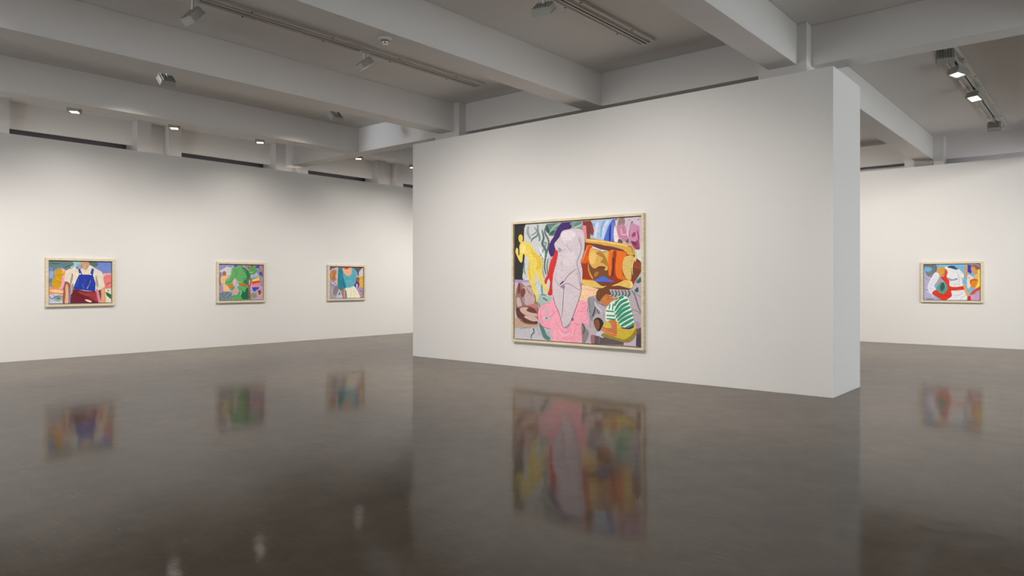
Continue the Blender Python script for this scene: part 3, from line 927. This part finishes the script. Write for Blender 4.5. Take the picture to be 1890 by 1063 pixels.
def spotlight(x, y, aim, label, watts, drop=.17, ang=95, color=(1, .945, .885), stem_w=.022, size=.12, group=None):
    H = head_meshes()
    t = thing('spotlight', label, 'spotlight', (x, y, ZC - .058), group)
    part('adapter', H['adapter'], t)
    bm = bmesh.new(); add_box(bm, -stem_w, stem_w, -.010, .010, -drop + .02, -.028)
    link_mesh('stem', bm, TRACKM, t)
    hd = part('housing', H['housing'], t, (0, 0, -drop - .02))
    d = (Vector(aim) - Vector((x, y, ZC - .058 - drop))).normalized()
    q = (-d).to_track_quat('Z', 'X')
    zx = Vector((0, 0, 1)).cross(-d)
    if zx.length > .05:
        zx.normalize(); zy = (-d).cross(zx)
        m = Matrix((zx, zy, -d)).transposed(); q = m.to_quaternion()
    hd.rotation_mode = 'QUATERNION'; hd.rotation_quaternion = q
    part('lens', H['lens'], hd); part('bezel', H['bezel'], hd)
    if watts:
        l = bpy.data.lights.new('lamp_light', 'SPOT'); l.energy = watts; l.color = color
        l.spot_size = math.radians(ang); l.spot_blend = 1.0; l.shadow_soft_size = size
        lo = bpy.data.objects.new('lamp_light', l); COL.objects.link(lo); lo.parent = hd
        lo.location = (0, 0, -.17 if size > .1 else -.1)
    return t

WARM = (1.0, 0.925, 0.85); NEUT = (1, .955, .90)
# --- seen in the photograph
spotlight(-8.61, 4.09, (-8.8, 9.66, 0.1), 'grey spotlight on the long left track, cut by the top edge of the picture', SP_C, .20, ang=84)
spotlight(-8.61, 6.72, (-7.6, 9.66, 0.7), 'small grey spotlight hanging from the long left track near the smoke detector', SP_N, .17, ang=125, size=.25)
spotlight(-5.18, 6.70, (-6.0, 9.66, 0.7), 'grey spotlight on the track above the large painting, at the top edge', SP_N, .20, ang=125, size=.25)
spotlight(-11.6, 5.09, (-15.84, 5.2, 0.3), 'grey spotlight below the beam at upper left, above the overalls painting', SP_L, .22, ang=89)
spotlight(-11.6, 8.35, (-15.84, 8.7, 0.3), 'tiny grey spotlight below the beam, left of the ceiling crossing', SP_L, .22, ang=89)
for k, yy in enumerate((4.83, 6.69, 8.64, 11.43, 13.30)):
    spotlight(-14.9, yy, (-14.75, yy - .1, 0), ['small lit downlight under the beam, first from the left', 'small lit downlight under the beam, second from the left',
        'small lit downlight under the beam, third from the left', 'small lit downlight just below the crossing of the beams', 'small lit downlight at the edge of the centre wall, farthest away'][k], SP_B, .22, ang=150, color=NEUT, group='lit downlights above the left wall')
spotlight(-1.87, 12.20, (-3.5, 19.42, 0.2), 'dark grey spotlight at the near end of the right track', SP_R * .12, .10, ang=60)
spotlight(-1.87, 13.36, (-2.7, 12.4, 0.0), 'glowing spotlight on the right track, the upper of two lit ones', 45, .08, ang=100, color=NEUT)
spotlight(-1.87, 15.28, (-2.9, 13.2, 0.0), 'glowing spotlight on the right track, the lower of two lit ones', 45, .09, ang=100, color=NEUT)
spotlight(-1.87, 18.05, (-2.6, 24.0, 0.45), 'grey spotlight at the far end of the right track', 0, .16)
# --- off-frame track lights: a continued left-bay row, the rest added as fill
for x, y, aim, w, lb, an in (
    (-11.6, 1.8, (-15.84, 1.8, 0.3), SP_L, 'spotlight on the left bay track, nearest the rear of the room', 89),
    (-11.6, 12.6, (-15.84, 12.3, 0.3), SP_L, 'spotlight on the far left bay track, first beyond the cross beam', 89),
    (-11.6, 16.4, (-15.84, 16.2, 0.3), SP_L, 'spotlight on the far left bay track, last before the back wall', 89),
    (-5.18, 4.0, (-4.8, 9.66, 0.2), SP_C, 'added fill spotlight on the track above the large painting, nearer the camera', 84),
    (-8.61, 2.0, (-9.9, 9.66, 0.4), SP_C * .55, 'added fill spotlight on the long left track, aimed at the left end of the centre wall', 60),
    (-1.87, 1.5, (-3.0, 9.66, 0.7), SP_C * .4, 'added fill spotlight on the overhead track, aimed at the right end of the centre wall', 44),
    (-8.61, 0.4, (-15.84, 5.6, 0.5), SP_L * .9, 'added fill spotlight on the long left track, aimed across at the left wall', 66),
    (-11.6, 14.5, (-15.84, 14.4, 0.3), SP_L * .6, 'added fill spotlight on the far left bay track, in the middle', 89),
    (1.43, 13.0, (-4.2, 19.42, 0.3), SP_R, 'added fill spotlight on the track beyond the right edge of the picture', 82),
    (-5.18, 13.0, (-5.4, 19.42, 0.7), SP_R, 'added fill spotlight on the track behind the centre wall', 95),
    (-8.61, -1.0, (-9.5, -7.5, 1.5), SP_X, 'added fill spotlight on the long left track, aimed at the rear wall', 96),
    (-5.18, -1.5, (-5.0, -7.5, 1.5), SP_X, 'added fill spotlight on the middle track, aimed at the rear wall', 96),
    (-1.87, -1.5, (-1.5, -7.5, 1.5), SP_X, 'added fill spotlight on the overhead track, aimed at the rear wall', 96),
    (-1.87, -3.5, (7.5, -3.8, 2.0), SP_X, 'added fill spotlight on the overhead track, aimed at the right wall', 96),
    (-1.87, 7.0, (0.5, 12.0, 0.0), SP_X * .4, 'added fill spotlight on the overhead track, aimed across the right bay', 78)):
    spotlight(x, y, aim, lb, w, .2, ang=an)
spotlight(-11.6, 0.9, (-12.0, 10.12, 4.75), 'added cool fill spotlight on the left bay track, aimed along the bay', SP_K, .2, ang=15, color=(.80, .88, 1.0))  # off-frame lamp added to give the cross beam its cool daylight tone

# ------------------------------------------------------------------ smoke detector
sd = thing('smoke_detector', 'round white smoke detector under the wide beam beside the long track', 'smoke detector', (-6.78, 5.60, ZB))
bm = bmesh.new(); add_cyl(bm, (0, 0), .085, -.012, 0, 28); add_cyl(bm, (0, 0), .075, -.028, -.012, 28, .082)
link_mesh('base', bm, TRACKM, sd)
bm = bmesh.new(); add_cyl(bm, (0, 0), .036, -.07, -.028, 20, .042)
link_mesh('sensor', bm, CHROME, sd)

# unseen batten added to brighten the slot above the back wall
bt = thing('fill_batten', 'added fill batten hidden behind the top of the back wall', 'added fill light', (1.0, 19.85, 4.18))
bm = bmesh.new(); add_box(bm, -3.8, 5.8, -.03, .03, 0, .04); link_mesh('batten', bm, TRACKM, bt)
bm = bmesh.new(); add_box(bm, -3.8, 5.8, -.015, .015, .04, .07); link_mesh('tube', bm, TUBE, bt)
bm = bmesh.new()
for xx in (-3.6, 0, 3.0, 5.4): add_box(bm, xx, xx + .04, -.245, -.03, 0, .02)
link_mesh('bracket', bm, TRACKM, bt)

bl = thing('fill_batten', 'added fill batten in the slot behind the top of the left wall', 'added fill light', (-16.11, 8.0, 4.0))  # unseen tube added to brighten the edge beam and pilasters
bm = bmesh.new(); add_box(bm, -.03, .03, -11, 11.2, 0, .04); link_mesh('batten', bm, TRACKM, bl)
bm = bmesh.new(); add_box(bm, -.015, .015, -11, 11.2, .04, .07); link_mesh('tube', bm, TUBE2, bl)

# ------------------------------------------------------------------ fill daylight from unseen windows added at the right and rear
w = bpy.data.worlds.new('sky'); sc.world = w; w.use_nodes = True
w.node_tree.nodes['Background'].inputs['Color'].default_value = (0.62, 0.74, 1.0, 1)
w.node_tree.nodes['Background'].inputs['Strength'].default_value = 0.5
def fill_window(name, a0, a1, z0, z1, along_x, pos, rot, watts, color):
    bm = bmesh.new()
    def bar(u0, u1, w0, w1):
        if along_x: add_box(bm, u0, u1, YF - .10, YF - .04, w0, w1)
        else: add_box(bm, XR + .04, XR + .10, u0, u1, w0, w1)
    bar(a0, a1, z0, z0 + .06); bar(a0, a1, z1 - .06, z1)
    for k in range(5):
        u = a0 + k * (a1 - a0 - .06) / 4; bar(u, u + .06, z0 + .06, z1 - .06)
    o = link_mesh(name, bm, TRACKM); o['kind'] = 'structure'
    la = bpy.data.lights.new(name + '_daylight', 'AREA'); la.shape = 'RECTANGLE'
    la.energy = watts; la.color = color
    if along_x: la.size = a1 - a0 - .2; la.size_y = z1 - z0 - .2
    else: la.size = z1 - z0 - .2; la.size_y = a1 - a0 - .2
    lo = bpy.data.objects.new(name + '_daylight', la); COL.objects.link(lo); lo.location = pos; lo.rotation_euler = rot
fill_window('fill_window_1', 3.0, 11.0, .4, 4.2, False, (XR - .03, 7.0, 2.3), (0, PI/2, 0), WIN, (0.90, 0.96, 0.96))
fill_window('fill_window_2', 12.5, 18.0, .4, 4.2, False, (XR - .03, 15.25, 2.3), (0, PI/2, 0), WIN2, (0.90, 0.96, 0.97))
fill_window('fill_window_3', -12.0, -5.0, .4, 3.8, True, (-8.5, YF + .03, 2.1), (PI/2, 0, 0), WIN3, (0.90, 0.95, 0.97))

# ------------------------------------------------------------------ camera
cam = bpy.data.cameras.new('camera'); co = bpy.data.objects.new('camera', cam); COL.objects.link(co)
co.location = (0, 0, 1.5); co.rotation_euler = (PI/2, 0, math.radians(40.248))
cam.sensor_width = 36; cam.lens = 36 * 1303 / 1890; cam.shift_y = -10.5 / 1890; cam.clip_start = 0.05; cam.clip_end = 100
sc.camera = co

sc.view_settings.view_transform = 'Standard'; sc.view_settings.look = 'None'
sc.view_settings.gamma = 1; sc.view_settings.use_curve_mapping = False; sc.view_settings.exposure = EXPO
sc.cycles.use_denoising = True; sc.cycles.max_bounces = 10; sc.cycles.diffuse_bounces = 6; sc.cycles.glossy_bounces = 4
sc.cycles.sample_clamp_indirect = 6; sc.cycles.caustics_reflective = False; sc.cycles.caustics_refractive = False
